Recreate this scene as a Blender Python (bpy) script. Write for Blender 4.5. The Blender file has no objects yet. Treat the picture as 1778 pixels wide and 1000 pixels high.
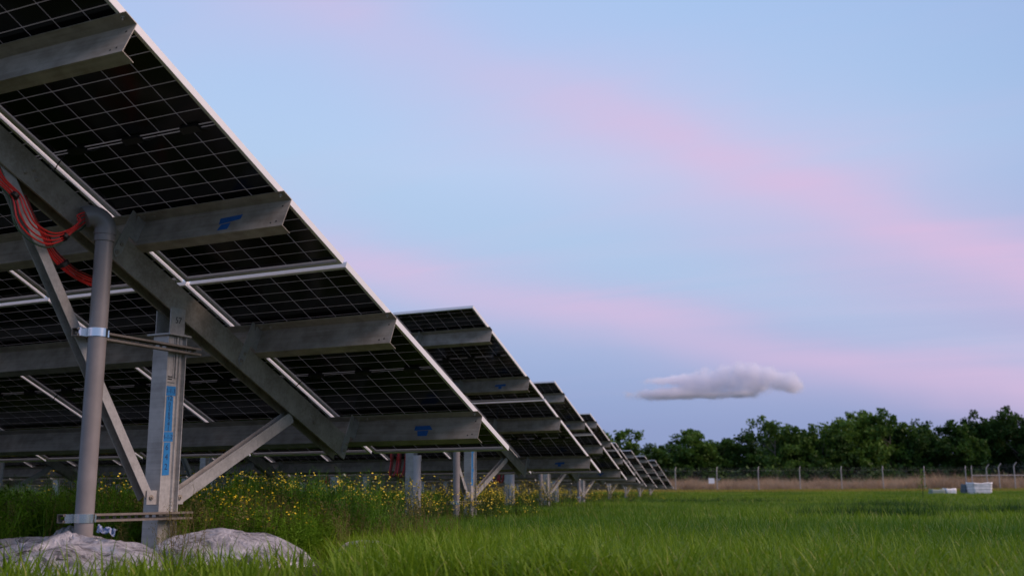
import bpy, bmesh, math, random
import numpy as np
from mathutils import Vector, Matrix, noise as mnoise
R = math.radians
random.seed(7); RNG = np.random.default_rng(11)
SC = bpy.context.scene
COL = SC.collection

# ------------------------------------------------------------------ camera, sky, sun, exposure
def cam_axes(pitch, yaw, roll):
    F = Vector((-math.sin(yaw)*math.cos(pitch), math.cos(yaw)*math.cos(pitch), math.sin(pitch)))
    X = Vector((math.cos(yaw), math.sin(yaw), 0)); U = X.cross(F)
    return F, X*math.cos(roll)+U*math.sin(roll), U*math.cos(roll)-X*math.sin(roll)
CAMLOC = Vector((3.287, -6.817, 0.349)); PITCH, YAW = R(11.084), R(25.562)
cd = bpy.data.cameras.new('camera'); cam = bpy.data.objects.new('camera', cd); COL.objects.link(cam)
F, X_, U_ = cam_axes(PITCH, YAW, R(-0.211))
cam.matrix_world = Matrix(((X_.x, U_.x, -F.x, CAMLOC.x), (X_.y, U_.y, -F.y, CAMLOC.y), (X_.z, U_.z, -F.z, CAMLOC.z), (0, 0, 0, 1)))
cd.sensor_width = 36; cd.lens = 36.91; cd.clip_start = 0.05; cd.clip_end = 8000
cd.dof.use_dof = True; cd.dof.focus_distance = 7.0; cd.dof.aperture_fstop = 3.0
SC.camera = cam
SC.view_settings.view_transform = 'Standard'; SC.view_settings.look = 'None'
SC.view_settings.exposure = 0.0; SC.view_settings.gamma = 1.0; SC.view_settings.use_curve_mapping = False
SC.render.engine = 'CYCLES'
SC.cycles.max_bounces = 6; SC.cycles.transparent_max_bounces = 8; SC.cycles.volume_bounces = 20
SC.cycles.use_denoising = True; SC.cycles.use_adaptive_sampling = False; SC.cycles.denoising_prefilter = 'ACCURATE'

def lin(r, g, b):
    f = lambda c: (c/255/12.92) if c/255 <= .04045 else ((c/255+.055)/1.055)**2.4
    return (f(r), f(g), f(b), 1.0)

class NT:                                   # short node-tree writer
    def __init__(s, tree): s.t = tree; s.n = tree.nodes; s.l = tree.links
    def new(s, typ, **kw):
        nd = s.n.new(typ)
        for k, v in kw.items():
            if hasattr(nd, k) and not k.startswith('i_'): setattr(nd, k, v)
        return nd
    def put(s, sock, v):
        if isinstance(v, bpy.types.NodeSocket): s.l.new(v, sock)
        else: sock.default_value = v
    def math(s, op, a, b=0.0, c=0.0, clamp=False):
        nd = s.n.new('ShaderNodeMath'); nd.operation = op; nd.use_clamp = clamp
        for i, v in enumerate((a, b, c)): s.put(nd.inputs[i], v)
        return nd.outputs[0]
    def vmath(s, op, a, b=(0, 0, 0), out=0):
        nd = s.n.new('ShaderNodeVectorMath'); nd.operation = op
        s.put(nd.inputs[0], a); s.put(nd.inputs[1], b)
        return nd.outputs['Value'] if op in ('DOT_PRODUCT', 'LENGTH') else nd.outputs[0]
    def mix(s, fac, a, b, typ='MIX'):
        nd = s.n.new('ShaderNodeMix'); nd.data_type = 'RGBA'; nd.blend_type = typ
        s.put(nd.inputs[0], fac); s.put(nd.inputs[6], a); s.put(nd.inputs[7], b)
        return nd.outputs[2]
    def noise(s, vec, scale, detail=3, rough=.5, dist=0.0):
        nd = s.n.new('ShaderNodeTexNoise')
        if vec is not None: s.l.new(vec, nd.inputs['Vector'])
        nd.inputs['Scale'].default_value = scale; nd.inputs['Detail'].default_value = detail
        nd.inputs['Roughness'].default_value = rough; nd.inputs['Distortion'].default_value = dist
        return nd.outputs[0]
    def ramp(s, fac, stops):
        nd = s.n.new('ShaderNodeValToRGB'); cr = nd.color_ramp
        while len(cr.elements) < len(stops): cr.elements.new(.5)
        for e, (p, c) in zip(cr.elements, stops): e.position = p; e.color = c if len(c) == 4 else (*c, 1)
        s.l.new(fac, nd.inputs[0]); return nd.outputs[0]
    def smooth(s, v, a, b):
        nd = s.n.new('ShaderNodeMapRange'); nd.interpolation_type = 'SMOOTHSTEP'
        s.l.new(v, nd.inputs[0]); nd.inputs[1].default_value = a; nd.inputs[2].default_value = b
        return nd.outputs[0]

SUN_EL, SUN_AZ = R(38.0), R(80.0)           # azimuth from +Y towards +X: soft glow off the open ends of the arrays
world = bpy.data.worlds.new('World'); SC.world = world; world.use_nodes = True
w = NT(world.node_tree); w.n.clear()
tc = w.new('ShaderNodeTexCoord'); D = w.vmath('NORMALIZE', tc.outputs['Generated'])
sep = w.new('ShaderNodeSeparateXYZ'); w.l.new(D, sep.inputs[0]); dz = sep.outputs[2]
base = w.ramp(w.math('MAXIMUM', dz, 0.0), [(0.0, lin(131, 146, 194)), (.06, lin(137, 152, 200)), (.12, lin(152, 172, 214)), (.20, lin(170, 193, 228)),
                          (.30, lin(183, 207, 240)), (.42, lin(172, 201, 241)), (.65, lin(166, 192, 236)), (1.0, lin(156, 180, 230))])
# broad soft brightening towards the north-west part of the sky, dimmer away from it
wide = w.smooth(w.vmath('DOT_PRODUCT', D, (math.sin(R(-33)), math.cos(R(-33)), .22)), .70, 1.02)
base = w.mix(w.math('MULTIPLY_ADD', wide, -.42, .42), base, lin(96, 132, 192))
# high thin cloud lit pink: great-circle bands, broken up by stretched noise
flat = w.new('ShaderNodeCombineXYZ')
zz = w.math('ADD', w.math('MAXIMUM', dz, 0.0), .12)
w.l.new(w.math('DIVIDE', sep.outputs[0], zz), flat.inputs[0]); w.l.new(w.math('DIVIDE', sep.outputs[1], zz), flat.inputs[1])
mp = w.new('ShaderNodeMapping'); mp.inputs['Rotation'].default_value = (0, 0, R(-68)); mp.inputs['Scale'].default_value = (.30, 1.9, 1)
w.l.new(flat.outputs[0], mp.inputs[0])
n1 = w.noise(mp.outputs[0], 1.15, 6, .58, .5)
n2 = w.noise(D, 5.0, 3, .5, .3)
wob = w.math('MULTIPLY_ADD', w.math('SUBTRACT', n2, .5), .035, w.math('MULTIPLY', w.math('SUBTRACT', n1, .5), .025))
def band(nrm, width, amp, lo, hi):
    d = w.math('ADD', w.vmath('DOT_PRODUCT', D, nrm), wob)
    g = w.math('POWER', 2.718, w.math('MULTIPLY', w.math('POWER', w.math('DIVIDE', d, width), 2.0), -1.0))
    return w.math('MULTIPLY', g, w.math('MULTIPLY_ADD', w.smooth(n1, lo, hi), amp*.30, amp*.72))
b1 = band((-.267, .075, -.961), .024, .46, .0, .95)
b1w = band((-.267, .075, -.961), .055, .14, .12, .9)
b2 = band((-.479, .17, -.861), .027, .27, .0, 1.0)
b2w = band((-.479, .17, -.861), .070, .30, .0, .9)
b3 = band((-.519, .104, -.849), .05, .12, .3, .65)
fade = w.math('MULTIPLY_ADD', w.smooth(w.vmath('DOT_PRODUCT', D, (math.sin(R(12)), math.cos(R(12)), .1)), .72, .93), .60, .40)
b2 = w.math('MULTIPLY', w.math('MULTIPLY', b2, fade), 1.35); b2w = w.math('MULTIPLY', w.math('MULTIPLY', b2w, fade), 1.25)
veil = w.math('MULTIPLY', w.smooth(n1, .42, .78), w.math('MULTIPLY', w.smooth(dz, .02, .2), .11))
b4 = band((-.319, .11, -.941), .03, .42, .3, .6)
base = w.mix(b4, base, lin(172, 204, 234))
pink = w.math('ADD', w.math('ADD', w.math('ADD', b1, b1w), w.math('ADD', b2, b2w)), w.math('ADD', b3, veil), clamp=True)
base = w.mix(pink, base, lin(225, 187, 221))
bg1 = w.new('ShaderNodeBackground'); w.l.new(base, bg1.inputs[0]); bg1.inputs[1].default_value = 0.95
sky = w.new('ShaderNodeTexSky'); sky.sky_type = 'NISHITA'; sky.sun_disc = False; sky.sun_elevation = SUN_EL; sky.sun_rotation = SUN_AZ
bg2 = w.new('ShaderNodeBackground'); w.l.new(sky.outputs[0], bg2.inputs[0]); bg2.inputs[1].default_value = 0.012
add = w.new('ShaderNodeAddShader'); w.l.new(bg1.outputs[0], add.inputs[0]); w.l.new(bg2.outputs[0], add.inputs[1])
wo = w.new('ShaderNodeOutputWorld'); w.l.new(add.outputs[0], wo.inputs[0])

sd = bpy.data.lights.new('sun', 'SUN'); sd.energy = 3.2; sd.angle = R(40); sd.color = (1.0, .71, .60)
sun = bpy.data.objects.new('sun', sd); COL.objects.link(sun)
sdir = Vector((math.sin(SUN_AZ)*math.cos(SUN_EL), math.cos(SUN_AZ)*math.cos(SUN_EL), math.sin(SUN_EL)))
sun.rotation_euler = (-sdir).to_track_quat('-Z', 'Y').to_euler(); sun.location = (30, -8, 12)

# ------------------------------------------------------------------ materials
MATS = {}
def mat(name, build):
    if name in MATS: return MATS[name]
    m = bpy.data.materials.new(name); m.use_nodes = True; t = NT(m.node_tree); t.n.clear()
    out = t.new('ShaderNodeOutputMaterial'); sh = build(t)
    if sh is not None: t.l.new(sh, out.inputs[0])
    MATS[name] = m; return m
def pbsdf(t, color, rough=.5, metal=0.0, spec=.5, bump=None, coat=0.0):
    p = t.new('ShaderNodeBsdfPrincipled')
    t.put(p.inputs['Base Color'], color); t.put(p.inputs['Roughness'], rough); t.put(p.inputs['Metallic'], metal)
    p.inputs['Specular IOR Level'].default_value = spec; p.inputs['Coat Weight'].default_value = coat
    if bump is not None:
        b = t.new('ShaderNodeBump'); b.inputs['Strength'].default_value = bump[1]; b.inputs['Distance'].default_value = bump[2]
        t.l.new(bump[0], b.inputs['Height']); t.l.new(b.outputs[0], p.inputs['Normal'])
    return p.outputs[0]
def objco(t): return t.new('ShaderNodeTexCoord').outputs['Object']
def scaled(t, v, s):
    m = t.new('ShaderNodeMapping'); m.inputs['Scale'].default_value = s; t.l.new(v, m.inputs[0]); return m.outputs[0]

def m_galv(t, c0=(.255, .215, .165), c1=(.46, .405, .33), metal=.25, rough=.46):
    v = objco(t)
    a = t.noise(v, 9, 4, .6); b = t.noise(scaled(t, v, (2.0, 60, 60)), 1.0, 3, .6); c = t.noise(v, 130, 2, .6)
    f = t.math('ADD', t.math('MULTIPLY', a, .55), t.math('ADD', t.math('MULTIPLY', b, .3), t.math('MULTIPLY', c, .07)))
    col = t.ramp(t.smooth(f, .28, .62), [(0, (*c0, 1)), (1, (*c1, 1))])
    rust = t.smooth(t.noise(v, 3.1, 5, .7), .62, .80)
    col = t.mix(t.math('MULTIPLY', rust, .35), col, (.20, .14, .10, 1))
    scr = t.smooth(t.noise(scaled(t, v, (1.5, 9, 9)), 11, 5, .75, 1.2), .58, .70)
    col = t.mix(t.math('MULTIPLY', scr, .18), col, (.55, .55, .54, 1))
    return pbsdf(t, col, t.math('MULTIPLY_ADD', c, .25, rough-.12), metal, .5, (c, .03, .001))
GALV = mat('galvanised_steel', m_galv)
GALVP = mat('galvanised_post_steel', lambda t: m_galv(t, (.31, .295, .27), (.49, .47, .435), .30, .45))
GALVD = mat('weathered_strut_steel', lambda t: m_galv(t, (.13, .11, .09), (.24, .205, .17), .3, .5))
ZINC = mat('bright_zinc', lambda t: pbsdf(t, (.72, .72, .72, 1), .22, 1.0))
FRAME = mat('anodised_frame', lambda t: pbsdf(t, t.mix(t.noise(objco(t), 40, 3), (.70, .68, .66, 1), (.78, .76, .74, 1)), .45, .15))
def m_cell(t):
    v = objco(t); oi = t.new('ShaderNodeObjectInfo').outputs['Random']
    g = t.new('ShaderNodeNewGeometry').outputs['Random Per Island']
    wv = t.new('ShaderNodeTexWave'); wv.wave_type = 'BANDS'; wv.bands_direction = 'X'; wv.inputs['Scale'].default_value = 26.0
    t.l.new(v, wv.inputs[0])
    lines = t.smooth(wv.outputs[1], .86, .98)
    r = t.math('FRACT', t.math('ADD', oi, g))
    col = t.mix(r, (.004, .0045, .006, 1), (.009, .0095, .012, 1))
    col = t.mix(t.math('MULTIPLY', lines, .35), col, (.05, .05, .055, 1))
    return pbsdf(t, col, .16, 0, .32)
CELL = mat('silicon_cell', m_cell)
def m_sheet(t):
    d = t.new('ShaderNodeBsdfDiffuse'); d.inputs[0].default_value = (.40, .40, .39, 1)
    tr = t.new('ShaderNodeBsdfTranslucent'); tr.inputs[0].default_value = (.64, .64, .64, 1)
    g = t.new('ShaderNodeBsdfGlossy'); g.inputs[0].default_value = (.8, .8, .8, 1); g.inputs['Roughness'].default_value = .12
    m1 = t.new('ShaderNodeMixShader'); m1.inputs[0].default_value = .48; t.l.new(d.outputs[0], m1.inputs[1]); t.l.new(tr.outputs[0], m1.inputs[2])
    m2 = t.new('ShaderNodeMixShader'); m2.inputs[0].default_value = .05; t.l.new(m1.outputs[0], m2.inputs[1]); t.l.new(g.outputs[0], m2.inputs[2])
    return m2.outputs[0]
SHEET = mat('rear_glass_sheet', m_sheet)
FRONT = mat('front_glass', lambda t: pbsdf(t, (.008, .010, .016, 1), .08, 0, .5))
BLACK = mat('black_plastic', lambda t: pbsdf(t, (.012, .012, .012, 1), .5))
PVC = mat('grey_pvc', lambda t: pbsdf(t, t.mix(t.smooth(t.noise(objco(t), 6, 4, .6), .35, .7), (.195, .176, .168, 1), (.24, .217, .207, 1)), .38, 0, .45))
PVCL = mat('pale_pvc', lambda t: pbsdf(t, (.56, .52, .52, 1), .4, 0, .45))
RED = mat('red_cable', lambda t: pbsdf(t, (.62, .030, .028, 1), .36))
GREEN = mat('green_cable', lambda t: pbsdf(t, (.025, .06, .035, 1), .45))
BROWN = mat('dark_red_cable', lambda t: pbsdf(t, (.16, .025, .02, 1), .45))
TAPE = mat('blue_tape', lambda t: pbsdf(t, t.mix(t.noise(objco(t), 60, 3), (.005, .13, .35, 1), (.013, .20, .47, 1)), .6))
TAPED = mat('dark_blue_tape', lambda t: pbsdf(t, t.mix(t.noise(objco(t), 60, 3), (.008, .07, .24, 1), (.015, .12, .36, 1)), .6))
INK = mat('marker_ink', lambda t: pbsdf(t, (.008, .03, .09, 1), .6))
INKB = mat('black_ink', lambda t: pbsdf(t, (.03, .025, .025, 1), .6))
def m_plastic(t):
    v = objco(t)
    wob = t.new('ShaderNodeTexNoise'); wob.inputs['Scale'].default_value = 4; wob.inputs['Detail'].default_value = 3; t.l.new(v, wob.inputs[0])
    vw = t.vmath('ADD', v, t.vmath('MULTIPLY', wob.outputs[1], (.30, .30, .30)))
    def streak(rot, sc):
        rd = t.new('ShaderNodeMapping'); rd.inputs['Rotation'].default_value = (0, 0, R(rot)); rd.inputs['Scale'].default_value = sc; t.l.new(vw, rd.inputs[0])
        n = t.noise(rd.outputs[0], 1.0, 4, .5, .3)
        return n, t.math('SUBTRACT', 1.0, t.math('MULTIPLY', t.math('ABSOLUTE', t.math('SUBTRACT', n, .5)), 10.0), clamp=True)
    n, r1 = streak(30, (3, 17, 9)); m_, r2 = streak(-22, (4, 21, 12))
    ridge = t.math('MAXIMUM', r1, t.math('MULTIPLY', r2, .8))
    h = t.math('ADD', t.math('ADD', t.math('MULTIPLY', n, .6), t.math('MULTIPLY', m_, .5)), t.math('MULTIPLY', ridge, .20))
    p = t.new('ShaderNodeBsdfPrincipled'); t.put(p.inputs['Base Color'], t.mix(ridge, (.28, .275, .30, 1), (.60, .575, .59, 1))); p.inputs['Roughness'].default_value = .13; p.inputs['Specular IOR Level'].default_value = .9
    b = t.new('ShaderNodeBump'); b.inputs['Strength'].default_value = 1.0; b.inputs['Distance'].default_value = .022
    t.l.new(h, b.inputs['Height']); t.l.new(b.outputs[0], p.inputs['Normal'])
    tl = t.new('ShaderNodeBsdfTranslucent'); tl.inputs[0].default_value = (.7, .68, .70, 1)
    pm = t.new('ShaderNodeMixShader'); pm.inputs[0].default_value = .25; t.l.new(p.outputs[0], pm.inputs[1]); t.l.new(tl.outputs[0], pm.inputs[2])
    tr = t.new('ShaderNodeBsdfTransparent'); tr.inputs[0].default_value = (.93, .93, .95, 1)
    op = t.math('SUBTRACT', t.math('MULTIPLY_ADD', t.smooth(t.math('ADD', t.math('MULTIPLY', t.noise(v, 4.5, 3, .5), .6), t.math('MULTIPLY', m_, .4)),   .38, .60), .60, .24), t.math('MULTIPLY', ridge, .60), clamp=True)
    m = t.new('ShaderNodeMixShader'); t.put(m.inputs[0], op)
    t.l.new(pm.outputs[0], m.inputs[1]); t.l.new(tr.outputs[0], m.inputs[2]); return m.outputs[0]
PLASTIC = mat('clear_plastic_film', m_plastic)
def m_leaf(name, c0, c1, transl=.35, island=True, rough=.5):
    def b(t):
        oi = t.new('ShaderNodeObjectInfo').outputs['Random']
        g = t.new('ShaderNodeNewGeometry').outputs['Random Per Island']
        f = t.math('ADD', t.math('MULTIPLY', oi, .35), t.math('MULTIPLY', t.math('POWER', g, 1.3), .75))
        pos = t.new('ShaderNodeNewGeometry').outputs['Position']
        f = t.math('ADD', t.math('MULTIPLY', f, .5), t.math('MULTIPLY', t.smooth(t.noise(pos, .16, 4), .36, .64), .5))
        col = t.mix(f, (*c0, 1), (*c1, 1))
        if name in ('grass_blade', 'far_grass_blade'): col = t.mix(t.math('MULTIPLY', t.smooth(g, .91, .95), .6), col, (.42, .36, .13, 1))
        p = t.new('ShaderNodeBsdfPrincipled'); t.put(p.inputs['Base Color'], col); p.inputs['Roughness'].default_value = rough
        p.inputs['Specular IOR Level'].default_value = .13
        tr = t.new('ShaderNodeBsdfTranslucent'); t.put(tr.inputs[0], col)
        m = t.new('ShaderNodeMixShader'); m.inputs[0].default_value = transl
        t.l.new(p.outputs[0], m.inputs[1]); t.l.new(tr.outputs[0], m.inputs[2]); return m.outputs[0]
    return mat(name, b)
GRASS = m_leaf('grass_blade', (.036, .116, .006), (.215, .318, .018), .42, True, .38)
GRASSD = m_leaf('dark_grass_blade', (.016, .055, .005), (.035, .090, .010))  # shade in the dips and longer clumps, put into the blade colour
GRASSF = m_leaf('far_grass_blade', (.044, .128, .007), (.225, .312, .018), .42, True, .4)
MOWN = m_leaf('mown_yellow_grass', (.22, .20, .03), (.32, .26, .05))
DRY = m_leaf('dry_grass', (.30, .20, .115), (.48, .34, .205), .3)
WEED = m_leaf('weed_leaf', (.045, .125, .007), (.135, .245, .016))
FERN = m_leaf('feathery_weed', (.058, .160, .008), (.150, .285, .017))
BROOM = m_leaf('brown_weed', (.11, .11, .03), (.21, .17, .06))
STEM = m_leaf('weed_stem', (.04, .07, .015), (.08, .10, .025))
PETAL = mat('yellow_petal', lambda t: pbsdf(t, (.82, .60, .02, 1), .5))
TREE1 = m_leaf('tree_leaf_mid', (.030, .078, .012), (.092, .165, .026), .35)
TREE2 = m_leaf('tree_leaf_dark', (.018, .050, .010), (.052, .100, .018), .35)
TREE3 = m_leaf('tree_leaf_light', (.048, .11, .014), (.12, .20, .030), .35)
BARK = mat('bark', lambda t: pbsdf(t, t.mix(t.noise(objco(t), 8, 4), (.06, .05, .04, 1), (.13, .11, .09, 1)), .9))
def m_ground(t):
    pos = t.new('ShaderNodeNewGeometry').outputs['Position']
    a = t.smooth(t.noise(pos, .25, 4), .35, .65); b = t.noise(pos, 6, 4)
    col = t.mix(a, (.040, .060, .016, 1), (.060, .080, .020, 1)); col = t.mix(t.math('MULTIPLY', b, .5), col, (.050, .040, .022, 1))
    return pbsdf(t, col, .95, 0, .1, (b, .5, .03))
GROUND = mat('field_soil', m_ground)
CONC = mat('fence_post_steel', lambda t: pbsdf(t, (.36, .34, .32, 1), .6, .2))
WIRE = mat('fence_wire', lambda t: pbsdf(t, (.22, .22, .22, 1), .55, .3))
WHITE = mat('white_wrap', lambda t: pbsdf(t, t.mix(t.smooth(t.noise(objco(t), 4, 4), .35, .7), (.66, .65, .63, 1), (.80, .79, .77, 1)), .5, 0, .4, (t.noise(objco(t), 7, 4), .4, .03)))
SIGNW = mat('white_sign', lambda t: pbsdf(t, (.78, .78, .80, 1), .5))
BLUEG = mat('slate_tarp', lambda t: pbsdf(t, (.065, .095, .11, 1), .6, 0, .3, (t.noise(objco(t), 6, 4), .5, .03)))
PALEG = mat('pale_green_wrap', lambda t: pbsdf(t, (.20, .25, .20, 1), .6))
WRAP = mat('blue_wrapper', lambda t: pbsdf(t, t.mix(t.smooth(t.noise(objco(t), 60, 3), .45, .55), (.05, .09, .22, 1), (.35, .38, .45, 1)), .35))

# ------------------------------------------------------------------ mesh helpers
class MB:
    def __init__(s): s.v = []; s.f = []; s.m = []
    def poly(s, pts, mi=0):
        i = len(s.v); s.v += [tuple(p) for p in pts]; s.f.append(tuple(range(i, i+len(pts)))); s.m.append(mi)
    def prism(s, loop, ext, mi=0):          # closed loop of points, extruded by ext
        n = len(loop); i = len(s.v); e = Vector(ext)
        s.v += [tuple(p) for p in loop] + [tuple(Vector(p)+e) for p in loop]
        s.f += [tuple(range(i+n-1, i-1, -1)), tuple(range(i+n, i+2*n))] + [(i+k, i+(k+1) % n, i+n+(k+1) % n, i+n+k) for k in range(n)]
        s.m += [mi]*(n+2)
    def box(s, a, b, mi=0, T=None):
        (x0, y0, z0), (x1, y1, z1) = a, b; T = T or (lambda x, y, z: Vector((x, y, z)))
        P = [T(*p) for p in ((x0, y0, z0), (x1, y0, z0), (x1, y1, z0), (x0, y1, z0), (x0, y0, z1), (x1, y0, z1), (x1, y1, z1), (x0, y1, z1))]
        i = len(s.v); s.v += [tuple(p) for p in P]
        s.f += [tuple(i+k for k in q) for q in ((3, 2, 1, 0), (4, 5, 6, 7), (0, 1, 5, 4), (1, 2, 6, 5), (2, 3, 7, 6), (3, 0, 4, 7))]; s.m += [mi]*6
    def tube(s, pts, rad, seg=10, mi=0, cap=True):
        pts = [Vector(p) for p in pts]; n = len(pts)
        rad = [rad]*n if not hasattr(rad, '__len__') else rad
        t0 = (pts[1]-pts[0]).normalized(); ref = Vector((0, 0, 1)) if abs(t0.z) < .9 else Vector((1, 0, 0))
        u = t0.cross(ref).normalized(); i0 = len(s.v)
        for k in range(n):
            t = (pts[min(k+1, n-1)]-pts[max(k-1, 0)]).normalized()
            u = (u-t*u.dot(t)).normalized(); vv = t.cross(u)
            s.v += [tuple(pts[k]+(u*math.cos(2*math.pi*j/seg)+vv*math.sin(2*math.pi*j/seg))*rad[k]) for j in range(seg)]
        for k in range(n-1):
            for j in range(seg):
                a = i0+k*seg+j; b = i0+k*seg+(j+1) % seg
                s.f.append((a, b, b+seg, a+seg)); s.m.append(mi)
        if cap:
            s.f += [tuple(range(i0+seg-1, i0-1, -1)), tuple(range(i0+(n-1)*seg, i0+n*seg))]; s.m += [mi]*2
    def mesh(s, name, mats, smooth=False):
        me = bpy.data.meshes.new(name); me.from_pydata(s.v, [], s.f)
        for m in (mats if isinstance(mats, (list, tuple)) else [mats]): me.materials.append(m)
        if any(s.m): me.polygons.foreach_set('material_index', s.m)
        if smooth: me.polygons.foreach_set('use_smooth', [True]*len(me.polygons)); 
        me.update(); return me
    def build(s, name, mats, parent=None, smooth=False, loc=None):
        return link(name, s.mesh(name, mats, smooth), parent, loc)
def link(name, me, parent=None, loc=None, rot=None):
    o = bpy.data.objects.new(name, me); COL.objects.link(o)
    if parent: o.parent = parent
    if loc is not None: o.location = loc
    if rot is not None: o.rotation_euler = rot
    return o
def tag(o, label=None, cat=None, group=None, kind=None):
    for k, v in (('label', label), ('category', cat), ('group', group), ('kind', kind)):
        if v: o[k] = v
    return o
def thing(name, loc, label, cat, group=None):
    return tag(link(name, None, None, loc), label, cat, group)
def smooth_by_angle(o, ang=40):
    me = o.data; me.polygons.foreach_set('use_smooth', [True]*len(me.polygons))
    bm = bmesh.new(); bm.from_mesh(me)
    for e in bm.edges:
        if len(e.link_faces) == 2 and e.calc_face_angle(0) > R(ang): e.smooth = False
    bm.to_mesh(me); bm.free(); return o
def fbm(x, y, z=0.0, o=4):
    return mnoise.fractal(Vector((x, y, z)), 1.0, 2.0, o)

def catmull(pts, n=10):
    P = [Vector(p) for p in pts]; P = [P[0]*2-P[1]] + P + [P[-1]*2-P[-2]]; out = []
    for i in range(1, len(P)-2):
        for k in range(n):
            t = k/n; a, b, c, d = P[i-1:i+3]
            out.append(.5*((2*b)+(c-a)*t+(2*a-5*b+4*c-d)*t*t+(3*b-a-3*c+d)*t**3))
    return out+[P[-2]]
# ------------------------------------------------------------------ the ground
def ground_z(x, y):
    d = math.hypot(x-CAMLOC.x, y-CAMLOC.y)
    t = min(max((d-52)/66, 0), 1); return .62*t*t*(3-2*t)
def ground_sheet():
    mb = MB(); rr = [0.0] + [1.2*1.13**k for k in range(0, 64)]; n = 96; idx = []
    for k, r in enumerate(rr):
        row = []
        for j in range(n if k else 1):
            a = 2*math.pi*j/n; x = CAMLOC.x+r*math.sin(a); y = CAMLOC.y+r*math.cos(a)
            z = ground_z(x, y) + (.03*fbm(x*.35, y*.35) if r < 80 else 0)
            row.append(len(mb.v)); mb.v.append((x, y, z))
        idx.append(row)
    for j in range(n): mb.f.append((idx[0][0], idx[1][(j+1) % n], idx[1][j]))
    for k in range(1, len(rr)-1):
        for j in range(n):
            mb.f.append((idx[k][j], idx[k][(j+1) % n], idx[k+1][(j+1) % n], idx[k+1][j]))
    mb.m = [0]*len(mb.f)
    o = mb.build('ground', GROUND, smooth=True); tag(o, 'green field ground under the solar arrays and grass', None, None, 'structure')
ground_sheet()

# ------------------------------------------------------------------ solar arrays
TAU = R(24.3); CT, ST = math.cos(TAU), math.sin(TAU); ZB = .683
MW, ML, GAP = 1.123, 2.270, .030; PX = MW+.031; S_UP = ML+GAP
PUR = (.522, 1.738, 2.868, 4.075)
def pc(x, s, n): return Vector((x, -s*CT+n*ST, ZB+s*ST+n*CT))       # panel coordinates -> array coordinates
CW, CH, PXC, PYC, MID = .1765, .0867, .1825, .0922, .022
def cell_xy():                                                       # cell corners inside a module (x to the left is negative, y down the slope)
    out = []
    for i in range(6):
        x0 = -MW/2+(i-3)*PXC+(PXC-CW)/2
        for h in (0, 1):
            for k in range(12):
                yc = (MID/2+(k+.5)*PYC)*(1 if h else -1); out.append((x0, yc-CH/2))
    return out
CELLS = cell_xy()
# module local frame: x along the row, y down the slope, z the panel normal; origin at the right edge, middle of the length
def frame_mb(mb, mi=0):
    h, fl, t = .035, .019, .002
    for (x0, x1, y0, y1) in ((-MW, 0, -ML/2, -ML/2+t), (-MW, 0, ML/2-t, ML/2), (-MW, -MW+t, -ML/2+t, ML/2-t), (-t, 0, -ML/2+t, ML/2-t)):
        mb.box((x0, y0, -h), (x1, y1, 0), mi)
    for (x0, x1, y0, y1) in ((-MW+t, -t, -ML/2+t, -ML/2+fl), (-MW+t, -t, ML/2-fl, ML/2-t), (-MW+t, -MW+fl, -ML/2+fl, ML/2-fl), (-fl, -t, -ML/2+fl, ML/2-fl)):
        mb.box((x0, y0, -h), (x1, y1, -h+.002), mi)
def glass_mb(mb, mi=0, mj=1):
    mb.box((-MW+.002, -ML/2+.002, -.0095), (-.002, ML/2-.002, -.0065), mi)
    mb.box((-MW+.02, -.0052, -.0118), (-.02, .0052, -.0042), mj)
ZC0, ZC1 = -.0112, -.0045
def cell_box(mb, x, y, T=None, mi=0): mb.box((x, y, ZC0), (x+CW, y+CH, ZC1), mi, T)
mb = MB(); glass_mb(mb); ME_GLASS = mb.mesh('module_glass', [SHEET, FRONT])
mb = MB(); frame_mb(mb); ME_FRAME = mb.mesh('module_frame', FRAME)
mb = MB(); mb.box((0, 0, ZC0), (CW, CH, ZC1)); ME_CELL = mb.mesh('cell', CELL)
mb = MB(); mb.prism([(-.05, -.022, -.012), (.05, -.022, -.012), (.058, -.010, -.012), (.058, .020, -.012), (-.058, .020, -.012), (-.058, -.010, -.012)], (0, 0, -.016))
mb.tube([(.05, .005, -.02), (.10, .015, -.024), (.16, .004, -.020)], .003, 5)
ME_JBOX = mb.mesh('junction_box', BLACK)
mb = MB(); glass_mb(mb, 0, 1); frame_mb(mb, 2)
for (x, y) in CELLS: cell_box(mb, x, y, None, 3)
for i in (1, 3, 5): mb.box((-MW*i/6-.05, -.02, -.028), (-MW*i/6+.05, .02, -.0115), 4)
ME_MODULE = mb.mesh('solar_module', [SHEET, FRONT, FRAME, CELL, BLACK])
mb = MB(); mb.tube(catmull([(-.10, .015, -.022), (-.03, .03, -.032), (.02, .055, -.062), (.07, .03, -.055), (.12, .01, -.024)], 5), .0032, 5); mb.tube(catmull([(-.12, -.01, -.022), (-.05, .05, -.030), (-.012, .16, -.040), (-.010, .26, -.036)], 5), .0030, 5)
ME_LEAD = mb.mesh('lead_cable', BLACK)
ROTM = (-TAU, 0, 0)
def module_loc(i, up): return pc(-i*PX, (S_UP+ML/2) if up else ML/2, 0)

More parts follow.
